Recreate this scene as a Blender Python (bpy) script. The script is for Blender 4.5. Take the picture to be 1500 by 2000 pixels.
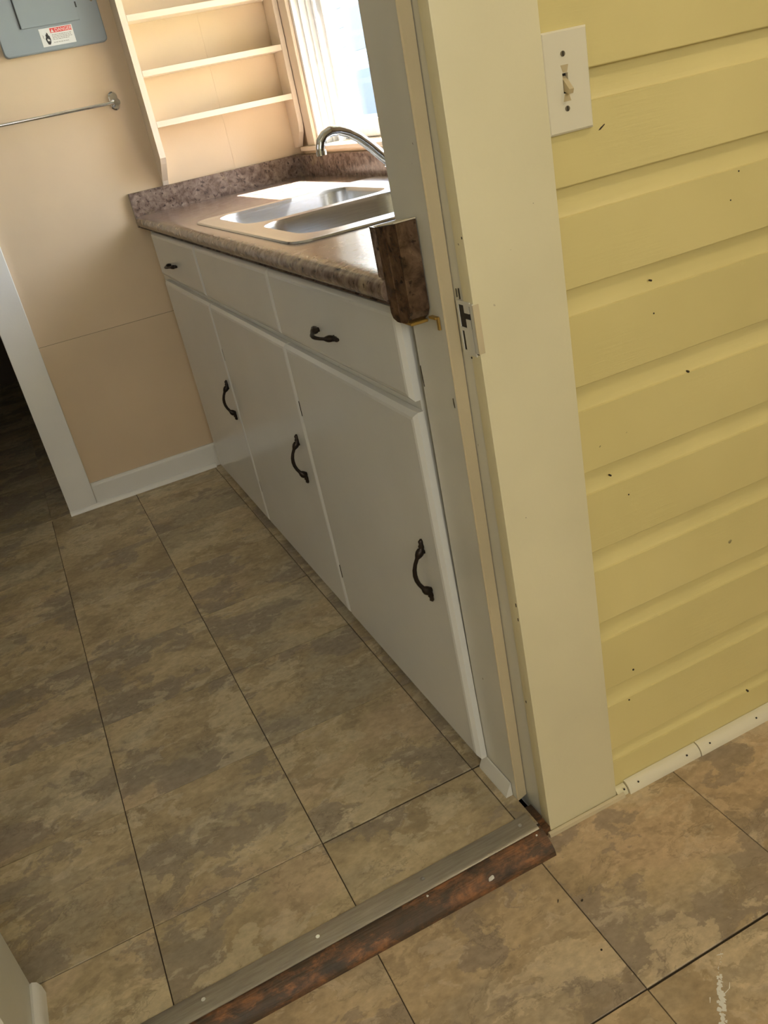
import bpy, bmesh, math, random
from mathutils import Matrix, Vector
random.seed(7)
for o in list(bpy.data.objects):
    bpy.data.objects.remove(o)
S = bpy.context.scene
COL = S.collection

# ------------------------------------------------------------------ camera
cam_d = bpy.data.cameras.new('camera')
cam = bpy.data.objects.new('camera', cam_d)
COL.objects.link(cam)
cam_d.sensor_fit = 'VERTICAL'
cam_d.sensor_height = 36.0
cam_d.lens = 1689.74 / 2000 * 36.0
cam_d.clip_start = 0.02
cam.matrix_world = Matrix((
    (0.89138, 0.34102, -0.29857, -0.51093),
    (-0.41140, 0.33223, -0.84875, -0.95948),
    (-0.19025, 0.87939, 0.43644, 1.18749),
    (0, 0, 0, 1)))
S.camera = cam

# ------------------------------------------------------------------ light
S.view_settings.view_transform = 'Standard'
S.view_settings.look = 'None'
S.view_settings.gamma = 1.0
S.view_settings.use_curve_mapping = False
S.view_settings.exposure = 0.0

W = bpy.data.worlds.new('sky')
S.world = W
W.use_nodes = True
wn = W.node_tree.nodes
wl = W.node_tree.links
wn.clear()
wo = wn.new('ShaderNodeOutputWorld')
wb = wn.new('ShaderNodeBackground')
ws = wn.new('ShaderNodeTexSky')
ws.sky_type = 'NISHITA'
ws.sun_disc = False
ws.sun_elevation = math.radians(50)
ws.sun_rotation = math.radians(80)
ws.dust_density = 3.0
wl.new(ws.outputs[0], wb.inputs[0])
wl.new(wb.outputs[0], wo.inputs[0])
wb.inputs[1].default_value = 2.7


def lamp(name, kind, loc, energy, color=(1, 1, 1), target=None, **kw):
    d = bpy.data.lights.new(name, kind)
    d.energy = energy
    d.color = color
    for k, v in kw.items():
        setattr(d, k, v)
    o = bpy.data.objects.new(name, d)
    COL.objects.link(o)
    o.location = loc
    if target is not None:
        o.rotation_euler = (Vector(target) - Vector(loc)).to_track_quat('-Z', 'Y').to_euler()
    return o


lamp('sun', 'SUN', (6, 1.2, 7), 100.0, (1.0, 0.98, 0.94), angle=math.radians(0.6),
     target=Vector((6, 1.2, 7)) + Vector((-0.64, 0.12, -0.76)))
# sky portal at the kitchen window, then two added fill lights
portal = lamp('kitchen_window_portal', 'AREA', (0.74, 1.455, 1.53), 1, target=(-1, 1.455, 1.53),
              shape='RECTANGLE', size=1.1, size_y=1.0)
portal.data.cycles.is_portal = True
lamp('kitchen_side_window_daylight', 'AREA', (-2.56, 1.1, 1.5), 5, (0.95, 0.98, 1.0), target=(0, 1.0, 0.8),
     shape='RECTANGLE', size=1.0, size_y=1.2)  # added fill for the cabinet fronts, no window built in this wall
lamp('porch_window_daylight', 'AREA', (-0.5, -3.12, 1.6), 42, (1.0, 0.96, 0.88), target=(0.1, 0, 0.9),
     shape='RECTANGLE', size=1.5, size_y=1.2)  # added fill from behind the camera, no window built there

# ------------------------------------------------------------------ helpers


def add_box(bm, x0, x1, y0, y1, z0, z1, bevel=0.0, seg=1):
    vs = [bm.verts.new((x, y, z)) for z in (z0, z1) for y in (y0, y1) for x in (x0, x1)]
    fs = []
    for q in ((0, 2, 3, 1), (4, 5, 7, 6), (0, 1, 5, 4), (2, 6, 7, 3), (0, 4, 6, 2), (1, 3, 7, 5)):
        fs.append(bm.faces.new([vs[i] for i in q]))
    if bevel > 0:
        es = {e for f in fs for e in f.edges}
        bmesh.ops.bevel(bm, geom=list(es), offset=bevel, segments=seg, affect='EDGES', profile=0.6)


def add_prism(bm, pts, axis, a, b, cap=True):
    """extrude a closed 2-D outline along an axis from a to b"""
    def P(p, t):
        if axis == 'x':
            return (t, p[0], p[1])
        if axis == 'y':
            return (p[0], t, p[1])
        return (p[0], p[1], t)
    A = [bm.verts.new(P(p, a)) for p in pts]
    B = [bm.verts.new(P(p, b)) for p in pts]
    n = len(pts)
    for i in range(n):
        j = (i + 1) % n
        bm.faces.new((A[i], A[j], B[j], B[i]))
    if cap:
        bm.faces.new(A[::-1])
        bm.faces.new(B)


def add_tube(bm, path, radii, n=10, cap=True):
    path = [Vector(p) for p in path]
    if not isinstance(radii, (list, tuple)):
        radii = [radii] * len(path)
    rings = []
    ref = Vector((0, 0, 1))
    t0 = (path[1] - path[0]).normalized()
    if abs(t0.dot(ref)) > 0.9:
        ref = Vector((0, 1, 0))
    u = t0.cross(ref).normalized()
    for i, p in enumerate(path):
        t = (path[min(i + 1, len(path) - 1)] - path[max(i - 1, 0)]).normalized()
        u = (u - t * u.dot(t)).normalized()
        w = t.cross(u)
        r = radii[i]
        ru, rw = r if isinstance(r, (list, tuple)) else (r, r)
        rings.append([bm.verts.new(p + u * math.cos(2 * math.pi * k / n) * ru + w * math.sin(2 * math.pi * k / n) * rw)
                      for k in range(n)])
    for a, b in zip(rings, rings[1:]):
        for k in range(n):
            bm.faces.new((a[k], a[(k + 1) % n], b[(k + 1) % n], b[k]))
    if cap:
        bm.faces.new(rings[0][::-1])
        bm.faces.new(rings[-1])


def add_cyl(bm, p0, p1, r, n=14):
    add_tube(bm, [p0, p1], r, n)


def rrect(x0, x1, y0, y1, r, n=5):
    out = []
    for cx, cy, a in ((x1 - r, y1 - r, 0), (x0 + r, y1 - r, 90), (x0 + r, y0 + r, 180), (x1 - r, y0 + r, 270)):
        for k in range(n + 1):
            t = math.radians(a + 90 * k / n)
            out.append((cx + r * math.cos(t), cy + r * math.sin(t)))
    return out


def obj(name, bm, mat, parent=None, smooth=None):
    bmesh.ops.recalc_face_normals(bm, faces=bm.faces[:])
    me = bpy.data.meshes.new(name)
    bm.to_mesh(me)
    bm.free()
    me.materials.append(mat)
    if smooth is not None:
        for p in me.polygons:
            p.use_smooth = True
        try:
            me.set_sharp_from_angle(angle=math.radians(smooth))
        except Exception:
            pass
    o = bpy.data.objects.new(name, me)
    COL.objects.link(o)
    if parent is not None:
        o.parent = parent
    return o


def box(name, mat, x0, x1, y0, y1, z0, z1, bevel=0.0, parent=None, seg=1):
    bm = bmesh.new()
    add_box(bm, x0, x1, y0, y1, z0, z1, bevel, seg)
    return obj(name, bm, mat, parent)


def thing(name, label, cat, loc=(0, 0, 0), group=None):
    o = bpy.data.objects.new(name, None)
    o.empty_display_size = 0.05
    COL.objects.link(o)
    o.location = loc
    bpy.context.view_layer.update()
    tag(o, label, cat, group)
    return o


def tag(o, label, cat, group=None):
    o['label'] = label
    o['category'] = cat
    if group:
        o['group'] = group
    return o


def struct(o, label=None):
    o['kind'] = 'structure'
    if label:
        o['label'] = label
    return o


def recentre(o):
    """shift an Empty's children so that world positions written in world space stay put"""
    for c in o.children:
        c.location = Vector(c.location) - Vector(o.location)


# ------------------------------------------------------------------ materials
class NT:
    def __init__(self, name):
        self.m = bpy.data.materials.new(name)
        self.m.use_nodes = True
        self.t = self.m.node_tree
        self.b = self.t.nodes['Principled BSDF']

    def n(self, kind, **kw):
        nd = self.t.nodes.new(kind)
        for k, v in kw.items():
            if k in nd.inputs.keys():
                nd.inputs[k].default_value = v
            else:
                setattr(nd, k, v)
        return nd

    def l(self, a, b):
        self.t.links.new(a, b)

    def ramp(self, src, stops, interp='LINEAR'):
        r = self.n('ShaderNodeValToRGB')
        r.color_ramp.interpolation = interp
        while len(r.color_ramp.elements) > 1:
            r.color_ramp.elements.remove(r.color_ramp.elements[-1])
        for i, (p, c) in enumerate(stops):
            e = r.color_ramp.elements[0] if i == 0 else r.color_ramp.elements.new(p)
            e.position = p
            c = (c, c, c) if not isinstance(c, (tuple, list)) else c
            e.color = (c[0], c[1], c[2], 1)
        self.l(src, r.inputs[0])
        return r.outputs[0]

    def coords(self, kind='Object', scale=(1, 1, 1), rot=(0, 0, 0), rand=0.0):
        tc = self.n('ShaderNodeTexCoord')
        src = tc.outputs[kind]
        if rand:
            oi = self.n('ShaderNodeObjectInfo')
            wn_ = self.n('ShaderNodeTexWhiteNoise', noise_dimensions='1D')
            self.l(oi.outputs['Random'], wn_.inputs['W'])
            vm = self.n('ShaderNodeVectorMath', operation='MULTIPLY_ADD')
            vm.inputs[1].default_value = (rand, rand, rand)
            self.l(wn_.outputs['Color'], vm.inputs[0])
            self.l(src, vm.inputs[2])
            src = vm.outputs[0]
        mp = self.n('ShaderNodeMapping')
        mp.inputs['Scale'].default_value = scale
        mp.inputs['Rotation'].default_value = rot
        self.l(src, mp.inputs['Vector'])
        return mp.outputs[0]

    def noise(self, vec, scale, detail=4, rough=0.55, dist=0.0):
        nd = self.n('ShaderNodeTexNoise', Scale=scale, Detail=detail, Roughness=rough, Distortion=dist)
        self.l(vec, nd.inputs['Vector'])
        return nd.outputs['Fac']

    def mix(self, fac, a, b, mode='MIX'):
        mx = self.n('ShaderNodeMix', data_type='RGBA', blend_type=mode)
        for i, v in ((0, fac), (6, a), (7, b)):
            if isinstance(v, (int, float)):
                mx.inputs[i].default_value = v
            elif isinstance(v, (tuple, list)):
                mx.inputs[i].default_value = (v[0], v[1], v[2], 1)
            else:
                self.l(v, mx.inputs[i])
        return mx.outputs[2]

    def bump(self, h, strength, dist):
        b = self.n('ShaderNodeBump', Strength=strength, Distance=dist)
        self.l(h, b.inputs['Height'])
        self.l(b.outputs[0], self.b.inputs['Normal'])

    def base(self, c):
        if isinstance(c, (tuple, list)):
            self.b.inputs['Base Color'].default_value = (c[0], c[1], c[2], 1)
        else:
            self.l(c, self.b.inputs['Base Color'])

    def set(self, **kw):
        for k, v in kw.items():
            self.b.inputs[k.replace('_', ' ')].default_value = v
        return self


def paint(name, col, rough=0.45, blotch=0.05, bump=0.15, speck=None, brush=(6, 6, 6), rand=3.0):
    t = NT(name)
    v = t.coords('Object', rand=rand)
    n1 = t.noise(v, 4.0, 3)
    lo = tuple(c * (1 - blotch) for c in col)
    hi = tuple(min(1, c * (1 + blotch)) for c in col)
    c = t.ramp(n1, [(0.35, lo), (0.65, hi)])
    if speck:
        n2 = t.noise(v, 75.0, 2, 0.5)
        n3 = t.noise(v, 6.0, 2, 0.5)
        k = t.ramp(n2, [(0.755, 0.0), (0.765, 1.0)])
        k2 = t.ramp(n3, [(0.58, 0.0), (0.62, 1.0)])
        m = t.n('ShaderNodeMath', operation='MULTIPLY')
        t.l(k, m.inputs[0])
        t.l(k2, m.inputs[1])
        c = t.mix(m.outputs[0], c, speck)
    t.base(c)
    t.set(Roughness=rough)
    v2 = t.coords('Object', scale=brush, rand=rand)
    t.bump(t.noise(v2, 18.0, 5, 0.6), bump, 0.002)
    return t.m


def plain(name, col, rough=0.5, metal=0.0, **kw):
    t = NT(name)
    v = t.coords('Object')
    n1 = t.noise(v, 30.0, 3)
    t.base(t.ramp(n1, [(0.3, tuple(c * 0.93 for c in col)), (0.7, tuple(min(1, c * 1.05) for c in col))]))
    t.set(Roughness=rough, Metallic=metal, **kw)
    return t.m


M = {}
M['yellow'] = None


def mk_yellow():
    t = NT('yellow_siding_paint')
    v = t.coords('Object', rand=5.0)
    n1 = t.noise(v, 3.0, 3)
    c = t.ramp(n1, [(0.3, (0.66, 0.56, 0.24)), (0.7, (0.75, 0.64, 0.285))])
    n2 = t.noise(v, 60.0, 2, 0.5)
    n3 = t.noise(v, 5.0, 2, 0.5)
    k = t.ramp(n2, [(0.745, 0.0), (0.755, 1.0)])
    k2 = t.ramp(n3, [(0.55, 0.0), (0.6, 1.0)])
    m = t.n('ShaderNodeMath', operation='MULTIPLY')
    t.l(k, m.inputs[0])
    t.l(k2, m.inputs[1])
    t.base(t.mix(m.outputs[0], c, (0.16, 0.12, 0.06)))
    t.set(Roughness=0.42)
    grain = t.noise(t.coords('Object', scale=(1.2, 30, 30), rand=5.0), 9.0, 5, 0.65)
    mask = t.ramp(t.noise(v, 4.0, 2), [(0.45, 0.15), (0.62, 1.0)])
    mm = t.n('ShaderNodeMath', operation='MULTIPLY')
    t.l(grain, mm.inputs[0])
    t.l(mask, mm.inputs[1])
    t.bump(mm.outputs[0], 0.35, 0.002)
    return t.m


M['yellow'] = mk_yellow()
M['cream'] = paint('cream_casing_paint', (0.76, 0.70, 0.47), 0.4, 0.04, 0.2, speck=(0.25, 0.2, 0.12))
M['jamb'] = paint('white_jamb_paint', (0.66, 0.65, 0.58), 0.4, 0.05, 0.2, speck=(0.2, 0.17, 0.12))
M['tan'] = paint('old_cream_paint', (0.60, 0.51, 0.33), 0.4, 0.08, 0.2, speck=(0.2, 0.15, 0.08))
M['cabinet'] = paint('white_cabinet_enamel', (0.71, 0.715, 0.685), 0.2, 0.02, 0.06, rand=3.0)
M['frame'] = paint('white_frame_enamel', (0.72, 0.71, 0.65), 0.3, 0.03, 0.1, speck=(0.2, 0.17, 0.12))
M['white'] = paint('white_trim_paint', (0.78, 0.77, 0.72), 0.35, 0.03, 0.12)
M['peach'] = paint('peach_wall_paint', (0.665, 0.52, 0.345), 0.5, 0.03, 0.12)
M['peach2'] = paint('peach_wall_paint_upper', (0.675, 0.53, 0.355), 0.5, 0.03, 0.12)
M['shelf'] = paint('pale_peach_shelf_paint', (0.78, 0.67, 0.53), 0.45, 0.03, 0.12)
M['ceiling'] = paint('ceiling_paint', (0.8, 0.78, 0.72), 0.6, 0.02, 0.1)
M['sash'] = plain('white_vinyl_sash', (0.85, 0.86, 0.87), 0.3)
M['panel'] = paint('grey_panel_enamel', (0.245, 0.285, 0.305), 0.35, 0.03, 0.06)
M['steel'] = None
M['chrome'] = plain('chrome', (0.82, 0.84, 0.87), 0.08, 1.0)
M['bronze'] = plain('dark_bronze', (0.035, 0.026, 0.02), 0.4, 0.75)
M['black'] = plain('black_gap', (0.02, 0.016, 0.012), 0.7)
M['dirt_and_shade'] = plain('dark_grime_and_shade', (0.045, 0.032, 0.02), 0.8)
M['alu'] = None
M['plate'] = paint('cream_switch_plate', (0.76, 0.71, 0.55), 0.3, 0.02, 0.04)
M['ivory'] = plain('ivory_toggle', (0.55, 0.45, 0.26), 0.35)
M['screw'] = plain('painted_screw', (0.2, 0.17, 0.11), 0.45, 0.4)
M['sticker'] = plain('white_sticker', (0.75, 0.76, 0.74), 0.5)
M['red'] = plain('red_print', (0.70, 0.08, 0.07), 0.5)
M['ink'] = plain('black_print', (0.02, 0.02, 0.02), 0.5)
M['greyink'] = plain('grey_print', (0.35, 0.34, 0.33), 0.5)
M['chipboard'] = plain('pale_chipboard', (0.62, 0.56, 0.42), 0.8)
M['glue'] = plain('amber_glue', (0.33, 0.2, 0.04), 0.4)
M['chip'] = plain('white_paint_chip', (0.78, 0.76, 0.70), 0.6)
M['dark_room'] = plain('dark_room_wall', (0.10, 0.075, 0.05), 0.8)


def mk_steel():
    t = NT('brushed_stainless')
    v = t.coords('Object', scale=(2, 60, 60))
    n = t.noise(v, 8.0, 4, 0.6)
    t.base(t.ramp(n, [(0.3, (0.60, 0.62, 0.64)), (0.7, (0.72, 0.74, 0.76))]))
    t.set(Metallic=1.0, Roughness=0.27)
    t.bump(n, 0.05, 0.001)
    return t.m


def mk_alu():
    t = NT('worn_aluminium')
    v = t.coords('Object', scale=(1, 12, 1))
    n = t.noise(v, 14.0, 5, 0.65)
    t.base(t.ramp(n, [(0.3, (0.33, 0.30, 0.25)), (0.7, (0.48, 0.45, 0.39))]))
    t.set(Metallic=0.85, Roughness=0.42)
    t.bump(n, 0.08, 0.001)
    return t.m


M['steel'] = mk_steel()
M['alu'] = mk_alu()


def mk_laminate(name='brown_granite_laminate', f=1.0):
    t = NT(name)
    v = t.coords('Object', rand=2.0)
    n1 = t.noise(v, 42.0, 6, 0.66, 0.5)
    c1 = t.ramp(n1, [(0.30, (0.055, 0.036, 0.027)), (0.42, (0.135, 0.092, 0.069)), (0.52, (0.215, 0.155, 0.120)),
                     (0.64, (0.29, 0.218, 0.172)), (0.74, (0.40, 0.325, 0.262))])
    n2 = t.noise(v, 9.0, 4, 0.6, 0.8)
    k = t.ramp(n2, [(0.60, 0.0), (0.68, 0.5)])
    c2 = t.mix(k, c1, (0.36, 0.28, 0.17))
    n3 = t.noise(v, 95.0, 3, 0.6)
    k3 = t.ramp(n3, [(0.33, 0.85), (0.42, 0.0)])
    c3 = t.mix(k3, c2, (0.035, 0.022, 0.02))
    if f != 1.0:
        c3 = t.mix(1.0, c3, (f, f * 0.82, f * 0.62), 'MULTIPLY')
    t.base(c3)
    t.set(Roughness=0.2)
    t.bump(t.noise(v, 60.0, 3, 0.6), 0.12, 0.001)
    return t.m


M['laminate'] = mk_laminate()
M['laminate_dark'] = mk_laminate('dark_brown_laminate_offcut', 0.5)


def mk_tile(name, warm):
    t = NT(name)
    v = t.coords('Object', scale=(0.72, 1.0, 0.8), rand=37.0)
    # warp
    warp = t.n('ShaderNodeTexNoise', Scale=11.0, Detail=5.0, Roughness=0.6)
    t.l(v, warp.inputs['Vector'])
    vm = t.n('ShaderNodeVectorMath', operation='MULTIPLY_ADD')
    vm.inputs[1].default_value = (0.10, 0.10, 0.10)
    t.l(warp.outputs['Color'], vm.inputs[0])
    t.l(v, vm.inputs[2])
    vw = vm.outputs[0]
    base = t.noise(vw, 6.0, 5, 0.6, 0.4)
    k_ = 1.14 if warm else 1.10
    red = 1.02 if warm else 0.965  # room light tint put into the colour: porch redder, kitchen greener

    def q(r, g_, b_):
        return (r * k_ * red, g_ * k_, b_ * k_)
    stops = [(0.26, q(0.235, 0.175, 0.105)), (0.40, q(0.325, 0.248, 0.148)), (0.50, q(0.390, 0.300, 0.180)),
             (0.60, q(0.450, 0.352, 0.215)), (0.76, q(0.56, 0.455, 0.305))]
    c = t.ramp(base, stops)

    def layer(c, off_, scale, detail, rough, ramp_stops, col, dist=0.2):
        ad = t.n('ShaderNodeVectorMath', operation='ADD')
        ad.inputs[1].default_value = off_
        t.l(vw, ad.inputs[0])
        nn = t.noise(ad.outputs[0], scale, detail, rough, dist)
        return t.mix(t.ramp(nn, ramp_stops), c, col), nn
    # cloudy grey-green and pinkish areas
    c, n3 = layer(c, (8.2, 6.4, 2.2), 3.6, 4, 0.55, [(0.53, 0.0), (0.62, 0.7)], q(0.345, 0.290, 0.205))
    c, _n = layer(c, (2.9, 7.7, 1.4), 3.4, 4, 0.55, [(0.58, 0.0), (0.64, 0.5)], q(0.47, 0.345, 0.225))
    # layered slate flakes with crisp ragged edges
    c, n1 = layer(c, (0.0, 0.0, 0.0), 5.0, 7, 0.64, [(0.545, 0.0), (0.557, 0.62), (0.63, 0.75), (0.67, 0.85), (0.68, 0.2)], q(0.235, 0.190, 0.146))
    c, n2 = layer(c, (3.7, 1.9, 5.1), 6.2, 7, 0.66, [(0.565, 0.0), (0.578, 0.52), (0.70, 0.7)], q(0.53, 0.435, 0.29))
    c, n6 = layer(c, (5.1, 3.3, 9.7), 15.0, 5, 0.62, [(0.58, 0.0), (0.60, 0.35), (0.8, 0.5)], q(0.225, 0.170, 0.105))
    c, n7 = layer(c, (9.1, 0.3, 7.7), 17.0, 5, 0.62, [(0.59, 0.0), (0.615, 0.35), (0.8, 0.5)], q(0.55, 0.46, 0.33))
    # short crinkled dark edges
    c, n4 = layer(c, (1.2, 9.4, 4.2), 9.0, 5, 0.62, [(0.412, 0.0), (0.422, 0.35), (0.436, 0.0)], (0.10, 0.075, 0.05), 0.5)
    # fine grain
    n5 = t.noise(v, 85.0, 4, 0.6)
    g = t.ramp(n5, [(0.25, 0.78), (0.75, 1.2)])
    c = t.mix(1.0, c, g, 'MULTIPLY')
    t.base(c)
    t.set(Roughness=0.5)
    hsum = t.n('ShaderNodeMath', operation='ADD')
    t.l(n1, hsum.inputs[0])
    t.l(n2, hsum.inputs[1])
    hs2 = t.n('ShaderNodeMath', operation='MULTIPLY_ADD')
    hs2.inputs[1].default_value = 0.25
    t.l(n5, hs2.inputs[0])
    t.l(hsum.outputs[0], hs2.inputs[2])
    t.bump(hs2.outputs[0], 0.22, 0.003)
    return t.m


M['tile_k'] = mk_tile('slate_vinyl_tile_kitchen', False)
M['tile_n'] = mk_tile('slate_vinyl_tile_porch', True)


def mk_wood():
    t = NT('worn_brown_wood')
    v = t.coords('Object', scale=(1, 1.7, 1.7))
    n1 = t.noise(v, 26.0, 7, 0.7, 0.3)
    c = t.ramp(n1, [(0.32, (0.030, 0.018, 0.010)), (0.42, (0.085, 0.045, 0.022)), (0.52, (0.165, 0.078, 0.034)),
                    (0.62, (0.27, 0.115, 0.042)), (0.76, (0.36, 0.19, 0.085))])
    n2 = t.noise(t.coords('Object', scale=(1, 2, 2)), 8.0, 6, 0.68)
    k = t.ramp(n2, [(0.49, 0.0), (0.54, 0.8)])
    c = t.mix(k, c, (0.05, 0.036, 0.022))
    t.base(c)
    t.set(Roughness=0.55)
    t.bump(t.noise(t.coords('Object', scale=(2, 40, 40)), 8.0, 4, 0.6), 0.4, 0.003)
    return t.m


M['wood'] = mk_wood()


def mk_glass():
    t = NT('window_glass')
    t.base((1, 1, 1))
    t.set(Roughness=0.0, Transmission_Weight=1.0, IOR=1.05)
    tr = t.n('ShaderNodeBsdfTransparent')
    gl = t.n('ShaderNodeBsdfGlossy', Roughness=0.02)
    lw = t.n('ShaderNodeLayerWeight', Blend=0.5)
    pw = t.n('ShaderNodeMath', operation='POWER')
    pw.inputs[1].default_value = 4.0
    t.l(lw.outputs['Facing'], pw.inputs[0])
    fr = t.n('ShaderNodeMath', operation='MULTIPLY_ADD')
    fr.inputs[1].default_value = 0.5
    fr.inputs[2].default_value = 0.03
    t.l(pw.outputs[0], fr.inputs[0])
    mx = t.n('ShaderNodeMixShader')
    t.l(fr.outputs[0], mx.inputs[0])
    t.l(tr.outputs[0], mx.inputs[1])
    t.l(gl.outputs[0], mx.inputs[2])
    t.l(mx.outputs[0], t.t.nodes['Material Output'].inputs['Surface'])
    return t.m


M['glass'] = mk_glass()
M['grass'] = plain('grass_ground', (0.20, 0.22, 0.10), 0.9)
M['house'] = paint('white_house_siding', (0.82, 0.83, 0.84), 0.5, 0.02, 0.1)
M['pane'] = plain('grey_window_screen', (0.20, 0.23, 0.27), 0.3)

# ------------------------------------------------------------------ structure: floors
T = 0.3048
H = 0.0335                      # kitchen floor above the porch floor
XA, YG = -0.35186, 0.18223      # kitchen tile grid
XN, YN = -0.04784, -0.30305     # porch tile grid

floor_k = struct(box('floor', M['dirt_and_shade'], -2.6, -0.018, 0.0, 2.15, H - 0.03, H - 0.0032))
struct(box('floor_edge', M['wood'], -0.0178, 0.0012, 0.0005, 0.06, 0.0, 0.016))
floor_d = struct(box('floor_far_room', M['tile_k'], -2.6, 0.5, 2.15, 4.6, H - 0.03, H - 0.0002 - 0.003))
floor_n = struct(box('floor_porch', M['dirt_and_shade'], -1.7, 2.2, -3.2, 0.02, -0.03, -0.0032))

tile_cache = {}


def tile(mat, x0, x1, y0, y1, z, parent, gap=0.0007, dz=0.0):
    w, d = x1 - x0 - 2 * gap, y1 - y0 - 2 * gap
    key = (round(w, 4), round(d, 4), mat.name)
    if key not in tile_cache:
        bm = bmesh.new()
        c = 0.0007
        hw, hd = w / 2, d / 2
        a = [bm.verts.new((sx * hw, sy * hd, -0.003)) for sx, sy in ((-1, -1), (1, -1), (1, 1), (-1, 1))]
        b = [bm.verts.new((sx * hw, sy * hd, -c)) for sx, sy in ((-1, -1), (1, -1), (1, 1), (-1, 1))]
        e = [bm.verts.new((sx * (hw - c), sy * (hd - c), 0)) for sx, sy in ((-1, -1), (1, -1), (1, 1), (-1, 1))]
        for p, q in ((a, b), (b, e)):
            for i in range(4):
                j = (i + 1) % 4
                bm.faces.new((p[i], p[j], q[j], q[i]))
        bm.faces.new(e)
        bmesh.ops.recalc_face_normals(bm, faces=bm.faces[:])
        me = bpy.data.meshes.new('tile')
        bm.to_mesh(me)
        bm.free()
        me.materials.append(mat)
        tile_cache[key] = me
    o = bpy.data.objects.new('tile', tile_cache[key])
    COL.objects.link(o)
    o.parent = parent
    o.location = ((x0 + x1) / 2, (y0 + y1) / 2, z + dz)
    return o


for ix in range(-4, 2):
    for iy in range(-1, 7):
        x0, x1 = XA + ix * T, XA + (ix + 1) * T
        y0, y1 = YG + iy * T, YG + (iy + 1) * T
        if ix == 1:
            x1 = -0.0185
        y0 = max(y0, 0.004)
        y1 = min(y1, 2.149)
        if y1 - y0 < 0.01:
            continue
        g = 0.0008
        if (ix, iy) in ((0, 1), (0, 2)):
            y1 -= 0.0015
        if (ix, iy) in ((0, -1), (1, -1)):
            y1 -= 0.0025
        tile(M['tile_k'], x0, x1, y0, y1, H, floor_k, g, random.uniform(-0.0003, 0.0003))
for ix in range(-4, 0):
    for iy in range(6, 11):
        x0, x1 = XA + ix * T, XA + (ix + 1) * T
        y0, y1 = max(2.151, YG + iy * T), YG + (iy + 1) * T
        if y1 - y0 < 0.01:
            continue
        tile(M['tile_k'], x0, x1, y0, y1, H, floor_d, 0.0006)
for ix in range(-4, 5):
    for iy in range(-3, 2):
        x0, x1 = XN + ix * T, XN + (ix + 1) * T
        y0, y1 = YN + iy * T, YN + (iy + 1) * T
        y1 = min(y1, 0.0)
        if y1 - y0 < 0.01:
            continue
        if iy == -1:
            y1 -= 0.0028 if ix >= 0 else 0.0014
        tile(M['tile_n'], x0, x1, y0, y1, 0.0, floor_n, 0.0007, random.uniform(-0.0002, 0.0003))

# ------------------------------------------------------------------ structure: siding wall
CZ = 2.45
WC = 0.13937
wall_f = struct(box('wall_front', M['tan'], 0.0205, 2.2, 0.026, 0.135, 0.0, CZ))
lap = [1.1561, 1.0277, 0.8986, 0.7612, 0.6291, 0.4943, 0.3627, 0.2285, 0.0980]
edges = [2.45] + [1.1561 + 0.1326 * k for k in range(9, 0, -1)] + lap + [0.004]
YS = 0.0108


def siding_board(zb, zt):
    hgt = zt - zb
    cove = 0.037 if zb > 0.05 else 0.028
    pts = [(YS + 0.0007, zb), (YS, zb + 0.0012), (YS, zt - cove)]
    for k in range(1, 7):
        a = k / 6 * math.pi / 2
        pts.append((YS + 0.0105 * math.sin(a), zt - cove + cove * (1 - math.cos(a))))
    pts[-1] = (YS + 0.0105, zt + 0.001)
    pts += [(0.0255, zt + 0.001), (0.0255, zb)]
    bm = bmesh.new()
    add_prism(bm, pts, 'x', WC - 0.004, 2.19)
    for f in bm.faces:
        f.smooth = False
    o = obj('siding_board', bm, M['yellow'], wall_f, 25)
    return o


for zt, zb in zip(edges, edges[1:]):
    b_ = siding_board(zb, zt)
    b_.rotation_euler = (0, random.uniform(-0.0008, 0.0008), 0)
    b_.location.y = random.uniform(-0.0003, 0.0003)

# casing of the doorway
bm = bmesh.new()
add_box(bm, 0.0, WC, 0.0, 0.0255, 0.0045, 2.10, 0.0022, 2)
casing = struct(obj('trim_1', bm, M['cream'], None, 30), 'cream painted door casing beside the yellow siding')
bm = bmesh.new()
add_prism(bm, [(0.0015, 0.026), (0.02, 0.026), (0.02, 0.10), (0.0015, 0.10)], 'z', 0.0, 2.06)
jamb = struct(obj('trim_2', bm, M['jamb']), 'white door jamb strip behind the casing')
# the leaning inner jamb board, its near edge shows old cream paint
bm = bmesh.new()


def lean(y, z):
    return y + 0.026 * (1.1 - z) / 1.1


vs = []
for z in (H - 0.002, 0.5, 1.0, 1.5, 2.06):
    vs.append([bm.verts.new((x, lean(y, z), z)) for x, y in ((-0.0195, 0.041), (-0.0195, 0.143), (0.0005, 0.143), (0.0005, 0.047))])
for a, b in zip(vs, vs[1:]):
    for i in range(4):
        j = (i + 1) % 4
        bm.faces.new((a[i], a[j], b[j], b[i]))
bm.faces.new(vs[0][::-1])
bm.faces.new(vs[-1])
jb = struct(obj('trim_3', bm, M['jamb']), 'white inner jamb board between casing and cabinet')
bm = bmesh.new()
vs = []
for z in (H, 0.5, 1.0, 1.5, 2.06):
    vs.append([bm.verts.new((x, lean(y, z), z)) for x, y in
               ((-0.0185, 0.0395), (-0.0203, 0.0415), (0.0003, 0.0475), (0.0003, 0.0445))])
for a, b in zip(vs, vs[1:]):
    for i in range(4):
        j = (i + 1) % 4
        bm.faces.new((a[i], a[j], b[j], b[i]))
bm.faces.new(vs[0][::-1])
bm.faces.new(vs[-1])
o = obj('paint_edge', bm, M['tan'], jb)
# bevelled white foot strip beside the cabinet
bm = bmesh.new()
add_prism(bm, [(-0.0205, H), (-0.0205, 0.062), (-0.0225, 0.060), (-0.033, H + 0.004), (-0.034, H)], 'y', 0.082, 0.176)
struct(obj('trim_4', bm, M['frame']), 'short white bevelled foot strip between cabinet and jamb')

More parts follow.
